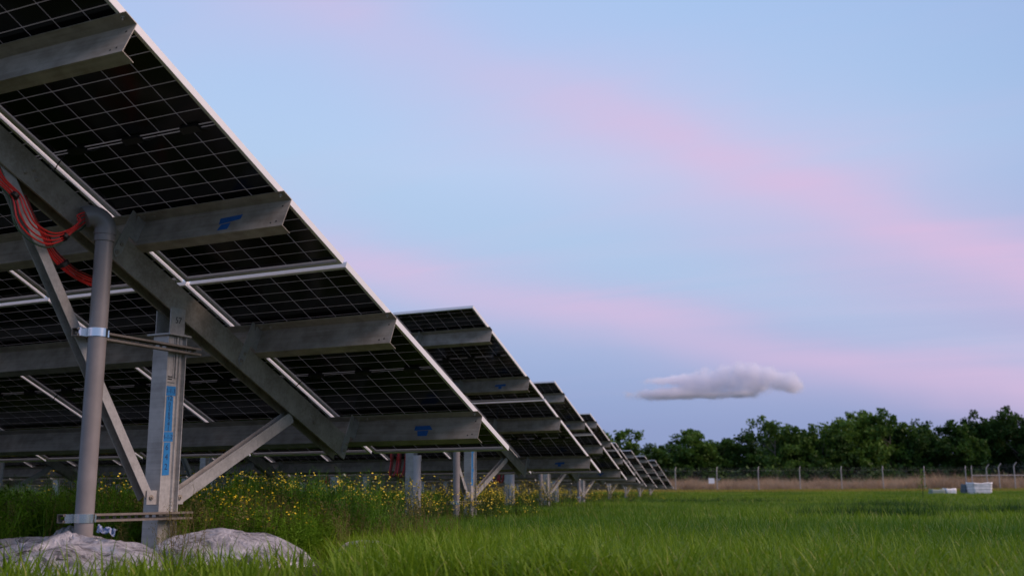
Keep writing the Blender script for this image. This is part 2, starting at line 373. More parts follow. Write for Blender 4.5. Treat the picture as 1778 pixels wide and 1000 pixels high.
def zee(s, x0, x1):                                                  # purlin: Z section, web at slope position s
    t, f, n0, n1 = .003, .070, -.0355, -.200
    prof = [(s+f, n0), (s-t, n0), (s-t, n1), (s-f, n1), (s-f, n1-t), (s, n1-t), (s, n0-t), (s+f, n0-t)]
    mb = MB(); mb.prism([pc(x0, a, b) for a, b in prof], (x1-x0, 0, 0)); return mb
RX, RN0, RN1 = -.950, -.2045, -.360                                  # rafter: right face, top, bottom
def rafter(x):                                                       # inverted channel, open below
    mb = MB(); s0, s1 = .57, 4.22; t, f = .004, .095
    prof = [(x, RN0), (x, RN1), (x-.012, RN1), (x-.012, RN1+t), (x-t, RN1+t), (x-t, RN0-t), (x-f+t, RN0-t), (x-f+t, RN1+t), (x-f+.012, RN1+t), (x-f+.012, RN1), (x-f, RN1), (x-f, RN0)]
    mb.prism([pc(a, s0, b) for a, b in prof], pc(0, s1, 0)-pc(0, s0, 0)); return mb
def sigma_post(x, y, z0, z1):
    B, Dd, t = .055, .0625, .005; mb = MB()
    L = [(-B, -Dd), (B, -Dd), (B, -Dd+t), (B-.007, -Dd+t), (B-.007, .022), (B+.003, .027), (B+.003, .034), (B-.007, .039), (B-.007, Dd-t), (B+.018, Dd-t), (B+.018, Dd), (-B, Dd), (-B, Dd-t), (B-.007-t, Dd-t), (B-.007-t, -Dd+t), (-B, -Dd+t)]
    mb.prism([(x+a, y+c, z0) for a, c in L], (0, 0, z1-z0)); return mb
def i_beam(x, y, z0, z1, b=.11, d=.125, t=.006):
    B, Dd = b/2, d/2; mb = MB()
    L = [(-B, -Dd), (B, -Dd), (B, -Dd+t), (t/2, -Dd+t), (t/2, Dd-t), (B, Dd-t), (B, Dd), (-B, Dd), (-B, Dd-t), (-t/2, Dd-t), (-t/2, -Dd+t), (-B, -Dd+t)]
    mb.prism([(x+a, y+c, z0) for a, c in L], (0, 0, z1-z0)); return mb
def channel(P, Q, side, wdt, dep, t=.004):                           # U channel from P to Q, open along +side
    P, Q, n = Vector(P), Vector(Q), Vector(side).normalized(); d = (Q-P).normalized(); u = d.cross(n).normalized(); mb = MB(); h = wdt/2
    L = [(-h, 0), (h, 0), (h, -dep), (h-t, -dep), (h-t, -t), (-h+t, -t), (-h+t, -dep), (-h, -dep)]
    mb.prism([P+u*a+n*(b+dep/2) for a, b in L], Q-P); return mb
def hexbolt(c, axis, r=.011, h=.009):
    c = Vector(c); a = Vector(axis).normalized(); u = a.orthogonal().normalized(); v = a.cross(u); mb = MB()
    mb.prism([c+(u*math.cos(k*math.pi/3)+v*math.sin(k*math.pi/3))*r for k in range(6)], a*h)
    mb.prism([c+a*h+(u*math.cos(k*math.pi/3)+v*math.sin(k*math.pi/3))*r*.5 for k in range(6)], a*h*.8); return mb
def strut(y0, y1, x0, x1, z, h=.041):                                # slotted channel along Y, open to +X
    mb = MB(); t = .003; z0, z1 = z-h/2, z+h/2
    mb.box((x0, y0, z1-t), (x1, y1, z1)); mb.box((x0, y0, z0), (x1, y1, z0+t))
    mb.box((x1-t, y0, z1-.011), (x1, y1, z1-t)); mb.box((x1-t, y0, z0+t), (x1, y1, z0+.011))
    mb.box((x0, y0, z1-.014), (x0+t, y1, z1-t)); mb.box((x0, y0, z0+t), (x0+t, y1, z0+.014))
    y = y0
    while y < y1-.02:
        mb.box((x0, y, z0+.014), (x0+t, y+.020, z1-.014)); y += .050
    return mb
POST_Y, POST_X = -2.3475, -1.0+.055-.007
def text_part(txt, size, loc, M3, m, parent, name):
    c = bpy.data.curves.new(name, 'FONT'); c.body = txt; c.size = size; c.align_x = 'CENTER'; c.align_y = 'CENTER'; c.extrude = 0.0004; c.resolution_u = 2
    o = bpy.data.objects.new(name, c); COL.objects.link(o)
    dg = bpy.context.evaluated_depsgraph_get(); me = bpy.data.meshes.new_from_object(o.evaluated_get(dg)); me.name = name
    bpy.data.objects.remove(o); me.materials.clear(); me.materials.append(m)
    me.transform(Matrix.Translation(loc) @ M3.to_4x4())
    return link(name, me, parent)
M_EAST = Matrix(((0, 0, 1), (1, 0, 0), (0, 1, 0)))                    # text facing +X, reading along +Y

ROWS = [ # right end x, bottom edge y, columns, label
 (0.0, 0.0, 15, 'nearest row of tilted solar panels, blue taped post and grey conduit under its end'),
 (-2.474, 8.315, 20, 'second row of tilted solar panels, directly behind the nearest row'),
 (-4.995, 16.63, 26, 'third row of tilted solar panels, between the second and fourth rows'),
 (-7.495, 24.94, 32, 'fourth row of tilted solar panels, last before the wider gap in the rows'),
 (-12.80, 41.5, 40, 'fifth row of tilted solar panels, first beyond the wider gap'),
 (-15.0, 49.9, 46, 'sixth row of tilted solar panels, third from the far end'),
 (-17.05, 58.2, 52, 'seventh row of tilted solar panels, second from the far end'),
 (-19.1, 66.5, 58, 'farthest and smallest row of tilted solar panels, closest to the fence'),
]
def bracing(root, x, m, detail):
    px = x-.050
    sigma_post(px, POST_Y, -.15, 1.225).build('post', m, root)
    b = MB(); b.box((px-.085, POST_Y-.085, 1.226), (px+.085, POST_Y+.085, 1.236)); cap = b.build('cap_plate', m, root)
    for xx in (x+.001, x-.102):
        b = MB(); b.box((xx, POST_Y-.058, 1.237), (xx+.006, POST_Y+.055, 1.385 if xx > x else 1.37)); b.build('bracket_plate', m, root)
    L0, L1 = (px, -2.455, .335), (px, -3.55, 1.94); R0, R1 = (px, -2.235, .335), (px, -1.24, .845)
    channel(Vector(L0), Vector(L1), (0, 1.605, 1.095), .060, .054).build('brace', m, root)
    channel(Vector(R0), Vector(R1), (0, .51, -.995), .062, .074).build('brace', m, root)
    for sgn in (-1, 1):
        y0 = POST_Y+sgn*.063
        b = MB(); b.box((px+.034, min(y0, y0+sgn*.075), .300), (px+.039, max(y0, y0+sgn*.075), .375)); b.box((px-.03, min(y0, y0+sgn*.005), .300), (px+.034, max(y0, y0+sgn*.005), .375))
        g = b.build('gusset', m, root)
        if detail:
            hexbolt((px+.039, y0+sgn*.045, .338), (1, 0, 0), .014).build('bolt', GALV, g)
    for s in PUR:                                                     # clips tying each purlin to the rafter
        b = MB(); b.prism([pc(x+.001, s+.085, -.345), pc(x+.001, s+.060, -.30), pc(x+.001, s+.060, -.10), pc(x+.001, s+.085, -.045), pc(x+.001, s+.108, -.045), pc(x+.001, s+.115, -.32)], (.005, 0, 0))
        b.box((x+.001, s+.002, -.19), (x+.006, s+.060, -.05), 0, pc)
        c = b.build('purlin_clip', m, root)
        if detail:
            hexbolt(pc(x+.006, s+.085, -.26), (1, 0, 0), .011).build('bolt', GALV, c)
            hexbolt(pc(x+.006, s+.092, -.315), (1, 0, 0), .013).build('bolt', GALV, c)
    if detail:
        for (s, n) in ((1.04, -.27), (1.00, -.30), (3.59, -.27), (3.55, -.30), (3.62, -.31)):
            hexbolt(pc(x, s, n), (1, 0, 0), .012).build('bolt', GALV, root)
PIPE_X, PIPE_Y, PR = -.846, -3.005, .0445
def conduit(root, dx, detail):
    x = PIPE_X+dx; y = PIPE_Y; top = 1.665
    b = MB(); b.tube([(x, y, -.1), (x, y, .6), (x, y, top)], PR, 24); p = smooth_by_angle(b.build('conduit_pipe', PVC, root))
    b = MB(); b.tube([(x, y, top-.045), (x, y, top+.035)], PR+.006, 24)
    hd = Vector((-.50, -.87, 0)).normalized(); rb = .066; pts = [Vector((x, y, top-.01)), Vector((x, y, top+.015))]
    for k in range(1, 10):
        a = R(14.0*k); pts.append(Vector((x, y, top+.015))+hd*rb*(1-math.cos(a))+Vector((0, 0, rb*math.sin(a))))
    b.tube(pts, PR+.010, 24)
    smooth_by_angle(b.build('elbow', PVC, p))
    mouth = pts[-1]
    for z, y0, y1 in ((1.150, -3.09, -2.20), (.240, -3.09, -2.20)):
        s = strut(y0, y1, x-PR-.043, x-PR-.002, z).build('strut_channel', GALVD, root)
        b = MB(); b.tube([(x, y, z-.021), (x, y, z+.021)], PR+.004, 24); b.box((x-.045, y-.078, z-.021), (x-.030, y+.078, z+.021)); b.box((x-.03, y+.044, z-.018), (x+.02, y+.056, z+.018))
        c = smooth_by_angle(b.build('clamp', ZINC, s))
        if detail: hexbolt((x-.004, y+.057, z), (0, 1, 0), .010).build('bolt', GALV, s)
    return mouth
MOUTH = None
for k, (x0, y0, cols, lab) in enumerate(ROWS):
    g = 0
    root = thing('solar_array', (x0, y0, g if k else 0), lab, 'solar panel row', 'rows of ground mounted solar panels')
    stuff = MB(); near_cells = 0
    for i in range(cols):
        for up in (1, 0):
            loc = module_loc(i, up)
            if k == 0 and i < 8:
                mo = link('solar_module', ME_GLASS, root, loc, ROTM)
                link('frame', ME_FRAME, mo)
                for q in (1, 3, 5): link('junction_box', ME_JBOX, mo, (-MW*q/6, 0, 0))
                if i: link('lead_cable', ME_LEAD, mo)
                if i == 0:
                    for (cx, cy) in CELLS: link('cell', ME_CELL, mo, (cx, cy, 0))
                else:
                    RM = Matrix.Rotation(-TAU, 3, 'X')
                    for (cx, cy) in CELLS: cell_box(stuff, cx, cy, lambda a, b, c: RM @ Vector((a, b, c)) + loc)
            else:
                link('solar_module', ME_MODULE, root, loc, ROTM)
    if stuff.v: tag(stuff.build('solar_cells', CELL, root), kind='stuff')
    xl = -cols*PX
    for s in PUR:
        p = zee(s, xl, .036).build('purlin', GALV, root)
        if k == 0:
            for xx, nn in ((-.005, -.075), (-.012, -.172), (-.045, -.178)):
                b = MB(); c = pc(xx, s+.0005, nn); u = Vector((1, 0, 0)); v = pc(0, 0, 1)-pc(0, 0, 0)
                b.prism([c+(u*math.cos(a)+v*math.sin(a))*.005 for a in [j*math.pi/4 for j in range(8)]], (pc(0, .001, 0)-pc(0, 0, 0))); b.build('bolt_hole', BLACK, p)
            hexbolt(pc(.0, s+.045, -.0385), pc(0, 0, -1)-pc(0, 0, 0), .011).build('bolt', GALV, p)
            b = MB(); b.box((-1.06, s+.002, -.0425), (-.80, s+.068, -.0390), 0, pc); sp = b.build('splice_plate', GALV, p)
            for xx in (-1.0, -.93, -.86): hexbolt(pc(xx, s+.035, -.0425), pc(0, 0, -1)-pc(0, 0, 0), .010, .007).build('bolt', GALV, p)
    nr = int((cols*PX-1.0)//(4*PX))+1
    for j in range(nr):
        x = RX-4*PX*j
        rafter(x).build('rafter', GALV, root)
        bracing(root, x, GALVP, k == 0 and j == 0)
        if k and k < 4 and j < 4:                                    # second, slimmer post with a riser pipe beside each frame
            ax = x-.97
            i_beam(ax, POST_Y, -.15, 1.36, .13, .10).build('riser_post', GALVP, root)
            b = MB(); b.tube([(ax+.105, POST_Y-.02, -.1), (ax+.105, POST_Y-.02, .55)], .060, 16); b.tube([(ax+.105, POST_Y-.02, .53), (ax+.105, POST_Y-.02, .82)], .053, 16); b.tube([(ax+.105, POST_Y-.02, .80), (ax+.105, POST_Y-.02, .88)], .060, 16)
            smooth_by_angle(b.build('riser_pipe', PVCL, root))
    if k < 4:
        mth = conduit(root, 0, k == 0)
        if k == 0: MOUTH = mth
    # blue tape marks on purlin ends
    if k < 3:
        for (pi, xc) in ([(2, -.33), (0, -.40)] if k == 0 else [(2, -.38), (0, -.45)]):
            s = PUR[pi]+.0006; b = MB(); T = lambda x, n: pc(x, s, n)
            if k == 0 and pi == 2: shp = [[(-.07, -.100), (.075, -.092), (.070, -.122), (-.065, -.140)], [(-.048, -.143), (.012, -.138), (.006, -.178), (-.062, -.180)]]
            elif k == 0: shp = [[(-.07, -.096), (.045, -.096), (.074, -.128), (-.072, -.130)], [(-.046, -.134), (.042, -.133), (.038, -.173), (-.034, -.173)]]
            else: shp = [[(-.075, -.105), (.075, -.095), (.08, -.128), (-.08, -.130)], [(-.025, -.132), (.025, -.131), (.025, -.165), (-.02, -.167)]]
            for L in shp: b.prism([T(xc+a, n) for a, n in L], pc(0, .0008, 0)-pc(0, 0, 0))
            b.build('blue_tape', TAPED, root)
    xs = POST_X+.0008
    if k < 2:                                                        # marked blue tape on the post web
        b = MB()
        for (ya, yb, za, zb) in ((-2.4045, -2.326, .890, .945), (-2.396, -2.340, .694, .889), (-2.4045, -2.328, .638, .693), (-2.395, -2.342, .455, .637)):
            b.prism([(xs, ya, za), (xs, yb, za+.003), (xs, yb-.002, zb), (xs, ya+.003, zb-.002)], (.0007, 0, 0))
        tp = b.build('blue_tape', TAPE, root)
        if k == 0:
            zt = xs+.0012
            text_part('1-1-3', .034, (zt, -2.365, .917), M_EAST, INK, tp, 'tape_writing')
            text_part('1-1-2', .034, (zt, -2.366, .664), M_EAST, INK, tp, 'tape_writing')
            for q, ch in enumerate(('12', 'n', 'S', '6', '9', '4', '1')): text_part(ch, .038, (zt, -2.368, .878-q*.0285), M_EAST, INK, tp, 'tape_writing')
            for q, ch in enumerate(('6', '4', '2')): text_part(ch, .046, (zt, -2.369, .607-q*.053), M_EAST, INK, tp, 'tape_writing')
            text_part('57', .05, (RX+.0082, -2.345, 1.315), M_EAST, INKB, root, 'plate_writing')
            b = MB(); b.box((xs+.001, -2.402, .965), (xs+.005, -2.336, 1.222)); b.box((xs+.005, -2.352, .99), (xs+.015, -2.340, 1.222)); b.box((xs+.005, -2.364, .99), (xs+.009, -2.360, 1.222))
            st = b.build('stiffener_plate', GALVP, root)
            for zz_ in (.982, .995):
                for yy in (-2.395, -2.384, -2.373): hexbolt((xs+.005, yy, zz_), (1, 0, 0), .0045, .002).build('bolt', BLACK, st)

# ------------------------------------------------------------------ red cables
def cable(pts, r, m, parent): b = MB(); b.tube(catmull(pts), r, 8); return smooth_by_angle(b.build('cable', m, parent))
M_ = MOUTH
hang = thing('cable_bundle', M_, 'red cables drooping from the rafter into the grey conduit elbow', 'cables')
mo = [(0, RED), (.019, RED), (-.017, RED), (.033, RED), (-.033, GREEN)]
UP = [(-.925, -3.64, 1.875), (-.92, -3.598, 1.807), (-.91, -3.503, 1.743), (-.90, -3.468, 1.652), (-.90, -3.40, 1.592), (-.90, -3.297, 1.571), (-.90, -3.207, 1.609), (-.90, -3.142, 1.671)]
for q, (o, m) in enumerate(mo):                                      # from the rafter's upper brace joint, down and up into the elbow mouth
    pts = [Vector(p)+Vector((o*.4, o*.7*(1 if i < 4 else .5), o*(.2 if i < 3 else 1.1))) for i, p in enumerate(UP)]
    pts += [M_+Vector((-.012, -.020, -.030))+Vector((o*.6, -o*1.0, o*.8)), M_+Vector((.01, .02, .012))+Vector((o*.6, -o*.7, o*.5)), M_+Vector((.03, .05, .05))]
    cable([p-M_ for p in pts], .0042, m, hang)
for c in ((-.91, -3.505, 1.743), (-.90, -3.207, 1.609)):
    b = MB(); b.tube([Vector(c)-M_+Vector((0, -.006, -.008)), Vector(c)-M_+Vector((0, .006, .008))], .021, 10); b.build('zip_tie', BLACK, hang)
low = thing('cable_bundle', (-.95, -3.3, 1.5), 'red cables sagging behind the grey conduit pipe under the elbow', 'cables')
for q, (o, m) in enumerate([(0, RED), (.013, RED), (-.013, RED), (.026, BROWN), (-.022, RED), (.006, BROWN)]):
    pts = [(-1.03, -3.36+o*.5, 1.80), (-1.03, -3.282+o*.7, 1.683), (-1.03, -3.214+o*.8, 1.624+o*.4), (-1.03, -3.172+o*.8, 1.559+o*.5), (-1.03, -3.096+o*.7, 1.506+o*.8), (-1.03, -2.993, 1.465+o), (-1.03, -2.873, 1.450+o), (-1.03, -2.78, 1.49+o)]
    cable([Vector(p)-Vector((-.95, -3.3, 1.5)) for p in pts], .0045, m, low)
b = MB(); b.tube([Vector((-.08, .198, .012)), Vector((-.08, .210, -.004))], .036, 10); b.build('zip_tie', BLACK, low)
for (ri, jj, lab) in ((1, 0, 'red cable loops hanging by the pale riser pipe of the second row'), (2, 0, 'red cable loops hanging nearest the right end of the third row'), (2, 1, 'red cable loops hanging farther left under the third row')):
    x0, y0, _, _ = ROWS[ri]; ax = x0+RX-4*PX*jj-.97-.28
    t = thing('cable_bundle', (ax, y0+POST_Y, .9), lab, 'cables', 'red cable loops under the middle rows')
    for q, dx in enumerate((-.075, -.06, .055, .075)):
        cable([(dx+.03, 0, .5), (dx+.025, 0, .0), (dx+.015, .02, -.10), (dx-.015, .03, -.27), (dx+.02, .06, -.30), (dx+.06, .08, -.20), (dx+.09, .1, .1)], .016, RED if q % 2 == 0 else BROWN, t)

# ------------------------------------------------------------------ crumpled plastic film
def film(name, cx, cy, ang, hw, hd, hfun, label, n=110, wr=1.0):
    ca, sa = math.cos(ang), math.sin(ang); mb = MB(); m = int(n*hd/hw)+8
    for j in range(m+1):
        for i in range(n+1):
            u, v = 2*i/n-1, 2*j/m-1
            lx, ly = u*hw, v*hd; x, y = cx+lx*ca-ly*sa, cy+lx*sa+ly*ca
            rim = 1-min(1, (u*u+v*v)**2); h = hfun(x, y, u, v)
            a_ = x*.86+y*.5+.10*mnoise.noise(Vector((x*4, y*4, 1))); b_ = -x*.5+y*.86+.10*mnoise.noise(Vector((x*4, y*4, 5)))
            rid = sum(max(0, 1-abs(2*mnoise.noise(Vector((a_*f*.35+7, b_*f*1.3, f*1.7)))))**1.6*a for f, a in ((3.2, .050), (6.5, .036), (13, .017), (25, .007)))*wr
            x += .03*mnoise.noise(Vector((x*9, y*9, 3))); y += .03*mnoise.noise(Vector((x*9, y*9, 8)))
            edge = 1 if (u*u+v*v) < .86+.25*mnoise.noise(Vector((u*3, v*3, cx))) else 0
            mb.v.append((x, y, (h+rid*(.35+1.2*min(1, h/.15)))*min(1, rim*2.2)-(.0 if edge else .06)))
    for j in range(m):
        for i in range(n):
            a = j*(n+1)+i; mb.f.append((a, a+1, a+n+2, a+n+1))
    mb.m = [0]*len(mb.f)
    return tag(mb.build(name, PLASTIC, smooth=True), label, 'plastic sheet', 'crumpled plastic sheets around the post')
def bump(x, y, L): return sum(h*math.exp(-(((x-a)/r)**2+((y-b)/q)**2)) for a, b, r, q, h in L)
film('plastic_sheet', -1.15, -2.95, R(-32), 1.15, .55, lambda x, y, u, v: bump(x, y, [(-.94, -3.04, .20, .16, .06), (-1.2, -2.85, .35, .3, .07), (-.62, -2.95, .25, .2, .06), (-1.75, -2.50, .4, .3, .06), (-.7, -3.3, .35, .2, .04), (-2.1, -2.15, .3, .3, .07)]),
     'crumpled clear plastic sheeting wrapped around the foot of the conduit pipe', 150)
film('plastic_sheet', -.41, -2.44, R(22), .47, .36, lambda x, y, u, v: .128*max(0, 1-(abs(u+.1)**2.2+abs(v)**2.4))**.8, 'smooth domed clear plastic sheet beside the foot of the taped post', 110, .42)
film('plastic_sheet', -.02, -1.80, R(20), .20, .13, lambda x, y, u, v: .075*max(0, 1-(u*u+v*v))**.6, 'small torn grey plastic piece poking from the grass right of the dome', 50, .6)
def wrapper():
    mb = MB(); n = 14
    for j in range(7):
        for i in range(n+1):
            u, v = i/n-.5, j/6-.5; mb.v.append((u*.10, v*.035+.01*math.sin(u*12), .012*math.sin(u*14+v*5)+.008*mnoise.noise(Vector((u*9, v*9, 1)))))
    for j in range(6):
        for i in range(n): a = j*(n+1)+i; mb.f.append((a, a+1, a+n+2, a+n+1))
    mb.m = [0]*len(mb.f)
    o = mb.build('wrapper', WRAP, smooth=True, loc=(-.68, -3.02, .185)); o.rotation_euler = (R(40), R(8), R(20)); tag(o, 'small blue and white wrapper lying on the plastic between the pipe and post', 'wrapper')
wrapper()

# ------------------------------------------------------------------ vegetation
PROTO = {}
def proto_coll(name, meshes):
    c = bpy.data.collections.new(name)
    for i, me in enumerate(meshes): c.objects.link(bpy.data.objects.new('%s_%02d' % (name, i), me))
    PROTO[name] = c; return c
def scatter(name, P, coll, label, scl, cat=None, tilt=.10, parent=None):
    n = len(P); me = bpy.data.meshes.new(name); me.from_pydata([tuple(p) for p in P], [], [])
    rot = np.stack([RNG.normal(0, tilt, n), RNG.normal(0, tilt, n), RNG.uniform(0, 6.283, n)], 1)
    a = me.attributes.new('rot', 'FLOAT_VECTOR', 'POINT'); a.data.foreach_set('vector', rot.ravel().astype(np.float32))
    a = me.attributes.new('scl', 'FLOAT', 'POINT'); a.data.foreach_set('value', np.asarray(scl, np.float32))
    a = me.attributes.new('idx', 'INT', 'POINT'); a.data.foreach_set('value', RNG.integers(0, len(coll.objects), n).astype(np.int32))
    o = link(name, me, parent); tag(o, label, None, None, 'stuff')
    ng = bpy.data.node_groups.new(name+'_scatter', 'GeometryNodeTree')
    ng.interface.new_socket('Geometry', in_out='INPUT', socket_type='NodeSocketGeometry'); ng.interface.new_socket('Geometry', in_out='OUTPUT', socket_type='NodeSocketGeometry')
    N = ng.nodes; L = ng.links
    gi = N.new('NodeGroupInput'); go = N.new('NodeGroupOutput'); ip = N.new('GeometryNodeInstanceOnPoints'); ci = N.new('GeometryNodeCollectionInfo')
    ci.inputs['Collection'].default_value = coll; ci.inputs['Separate Children'].default_value = True; ci.inputs['Reset Children'].default_value = True
    L.new(gi.outputs[0], ip.inputs['Points']); L.new(ci.outputs[0], ip.inputs['Instance']); ip.inputs['Pick Instance'].default_value = True
    for nm, typ, sock in (('idx', 'INT', 'Instance Index'), ('scl', 'FLOAT', 'Scale')):
        na = N.new('GeometryNodeInputNamedAttribute'); na.data_type = typ; na.inputs[0].default_value = nm; L.new(na.outputs[0], ip.inputs[sock])
    na = N.new('GeometryNodeInputNamedAttribute'); na.data_type = 'FLOAT_VECTOR'; na.inputs[0].default_value = 'rot'
    er = N.new('FunctionNodeEulerToRotation'); L.new(na.outputs[0], er.inputs[0]); L.new(er.outputs[0], ip.inputs['Rotation'])
    L.new(ip.outputs[0], go.inputs[0])
    md = o.modifiers.new('scatter', 'NODES'); md.node_group = ng
    return o
def blade(mb, x, y, h, w0, az, lean, curl, mi=0, seg=4, z0=-.02):
    d = Vector((math.cos(az), math.sin(az), 0)); sd_ = Vector((-d.y, d.x, 0)); p = Vector((x, y, z0)); a = lean; i = len(mb.v)
    for k in range(seg+1):
        t = k/seg; wd = w0*(1-t**1.6)*.5
        if k < seg: mb.v += [tuple(p-sd_*wd), tuple(p+sd_*wd)]
        else: mb.v.append(tuple(p))
        p = p+(d*math.sin(a)+Vector((0, 0, math.cos(a))))*(h/seg); a += curl/seg
    for k in range(seg-1): mb.f.append((i+2*k, i+2*k+1, i+2*k+3, i+2*k+2)); mb.m.append(mi)
    mb.f.append((i+2*seg-2, i+2*seg-1, i+2*seg)); mb.m.append(mi)
def grass_tuft(seed, nb, rad, h, w0, m, name):
    rn = random.Random(seed); mb = MB()
    for _ in range(nb):
        r = rad*math.sqrt(rn.random()); a = rn.random()*6.283
        blade(mb, r*math.cos(a), r*math.sin(a), h*rn.uniform(.55, 1.2), w0*rn.uniform(.7, 1.3), rn.random()*6.283, rn.uniform(.02, .45), rn.uniform(.2, 1.9))
    return mb.mesh(name, m)
def fern_tuft(seed, h, m, nst=5):
    rn = random.Random(seed); mb = MB()
    for _ in range(nst):
        bx, by = rn.uniform(-.09, .09), rn.uniform(-.09, .09); az = rn.random()*6.283; ln = rn.uniform(.02, .22); H = h*rn.uniform(.6, 1.1)
        d = Vector((math.cos(az)*math.sin(ln), math.sin(az)*math.sin(ln), math.cos(ln))); b0 = Vector((bx, by, -.02))
        mb.tube([b0, b0+d*H], [.003, .001], 3, 0, False)
        for k in range(15):
            t = .15+.83*k/14; q = b0+d*H*t; L = H*.30*(1-t*.72)*rn.uniform(.7, 1.2); a2 = rn.random()*6.283
            bd = Vector((math.cos(a2), math.sin(a2), .75)).normalized()
            for e in range(5):
                c = q+bd*L*(e+1)/5; a3 = rn.random()*6.283; ld = (Vector((math.cos(a3), math.sin(a3), .5))+bd*.6).normalized()*L*.30; sdv = ld.cross(Vector((rn.random()-.5, rn.random()-.5, 1))).normalized()*L*.035
                mb.poly([c-sdv, c+sdv, c+ld]); 
            sv = bd.cross(Vector((0, 0, 1))).normalized()*.0012; mb.poly([q-sv, q+sv, q+bd*L])
    return mb.mesh('feathery_weed', m)
def leafy_tuft(seed, h, m, nst=5, lw=.032, ll=.085):
    rn = random.Random(seed); mb = MB()
    for _ in range(nst):
        bx, by = rn.uniform(-.1, .1), rn.uniform(-.1, .1); az = rn.random()*6.283; ln = rn.uniform(.02, .35); H = h*rn.uniform(.55, 1.1)
        d = Vector((math.cos(az)*math.sin(ln), math.sin(az)*math.sin(ln), math.cos(ln))); b0 = Vector((bx, by, -.02)); mb.tube([b0, b0+d*H], [.003, .001], 3, 0, False)
        for k in range(13):
            t = .1+.9*k/12; q = b0+d*H*t; a2 = k*2.4+rn.random(); L = ll*(1.15-t*.6)*rn.uniform(.7, 1.3)
            ld = Vector((math.cos(a2), math.sin(a2), rn.uniform(-.1, .7))).normalized(); sdv = ld.cross(Vector((0, 0, 1))).normalized()*lw*(1.1-t*.5)*.5
            mid = q+ld*L*.45+Vector((0, 0, .006)); mb.poly([q, mid-sdv, q+ld*L-Vector((0, 0, .01)), mid+sdv])
    return mb.mesh('leafy_weed', m)
def broom_tuft(seed, h, m):
    rn = random.Random(seed); mb = MB()
    for _ in range(7):
        az = rn.random()*6.283; ln = rn.uniform(.03, .45); H = h*rn.uniform(.6, 1.1); d = Vector((math.cos(az)*math.sin(ln), math.sin(az)*math.sin(ln), math.cos(ln))); b0 = Vector((rn.uniform(-.07, .07), rn.uniform(-.07, .07), -.02))
        mb.tube([b0, b0+d*H], [.002, .0008], 3, 0, False)
        for k in range(11):
            t = .3+.7*k/10; q = b0+d*H*t; a2 = rn.random()*6.283; bd = (Vector((math.cos(a2), math.sin(a2), 1.0))).normalized(); L = H*.22*(1.1-t*.6)
            sv = bd.cross(Vector((0, 0, 1))).normalized()*.0011; mb.poly([q-sv, q+sv, q+bd*L])
            for e in range(4):
                c = q+bd*L*(.4+.2*e)+Vector((rn.uniform(-1, 1), rn.uniform(-1, 1), rn.uniform(-1, 1)))*.012; s_ = rn.uniform(.003, .0055)
                mb.poly([c+Vector((-s_, 0, 0)), c+Vector((s_, 0, .3*s_)), c+Vector((0, .4*s_, 1.9*s_))])
    return mb.mesh('brown_weed', m)
def flower_tuft(seed, h, big=1.0):
    rn = random.Random(seed); mb = MB()
    for _ in range(6):
        az = rn.random()*6.283; ln = rn.uniform(.03, .30); H = h*rn.uniform(.55, 1.1); d = Vector((math.cos(az)*math.sin(ln), math.sin(az)*math.sin(ln), math.cos(ln))); b0 = Vector((rn.uniform(-.08, .08), rn.uniform(-.08, .08), -.02)); tip = b0+d*H
        mb.tube([b0, b0+d*H*.5, tip], [.0028, .002, .001], 3, 0, False)
        for k in range(6):
            t = rn.uniform(.1, .75); q = b0+d*H*t; a2 = rn.random()*6.283; ld = Vector((math.cos(a2), math.sin(a2), .5)).normalized(); L = .05*(1-t*.5); sdv = ld.cross(Vector((0, 0, 1))).normalized()*.008
            mb.poly([q, q+ld*L*.5-sdv, q+ld*L, q+ld*L*.5+sdv], 0)
        heads = [tip]
        for _k in range(rn.choice((1, 2, 3))):
            a2 = rn.random()*6.283; q = b0+d*H*rn.uniform(.6, .85); hd_ = q+Vector((math.cos(a2), math.sin(a2), 1.6)).normalized()*H*rn.uniform(.12, .25); heads.append(hd_); sv = Vector((.001, .001, 0)); mb.poly([q-sv, q+sv, hd_])
        for c in heads:
            fr = rn.uniform(.0075, .0125)*big; nrm = Vector((rn.uniform(-.7, .7), rn.uniform(-.9, .3), .8)).normalized(); u = nrm.orthogonal().normalized(); v = nrm.cross(u)
            for k in range(5):
                a = k*1.2566; e0 = u*math.cos(a)+v*math.sin(a); e1 = u*math.cos(a+.52)+v*math.sin(a+.52); e2 = u*math.cos(a-.52)+v*math.sin(a-.52)
                mb.poly([c, c+(e2*.75+nrm*.25)*fr, c+(e0+nrm*.45)*fr, c+(e1*.75+nrm*.25)*fr], 1)
            mb.poly([c+nrm*.003+u*fr*.3, c+nrm*.003+v*fr*.3, c+nrm*.003-u*fr*.3, c+nrm*.003-v*fr*.3], 1)
    return mb.mesh('flowering_weed', [STEM, PETAL])

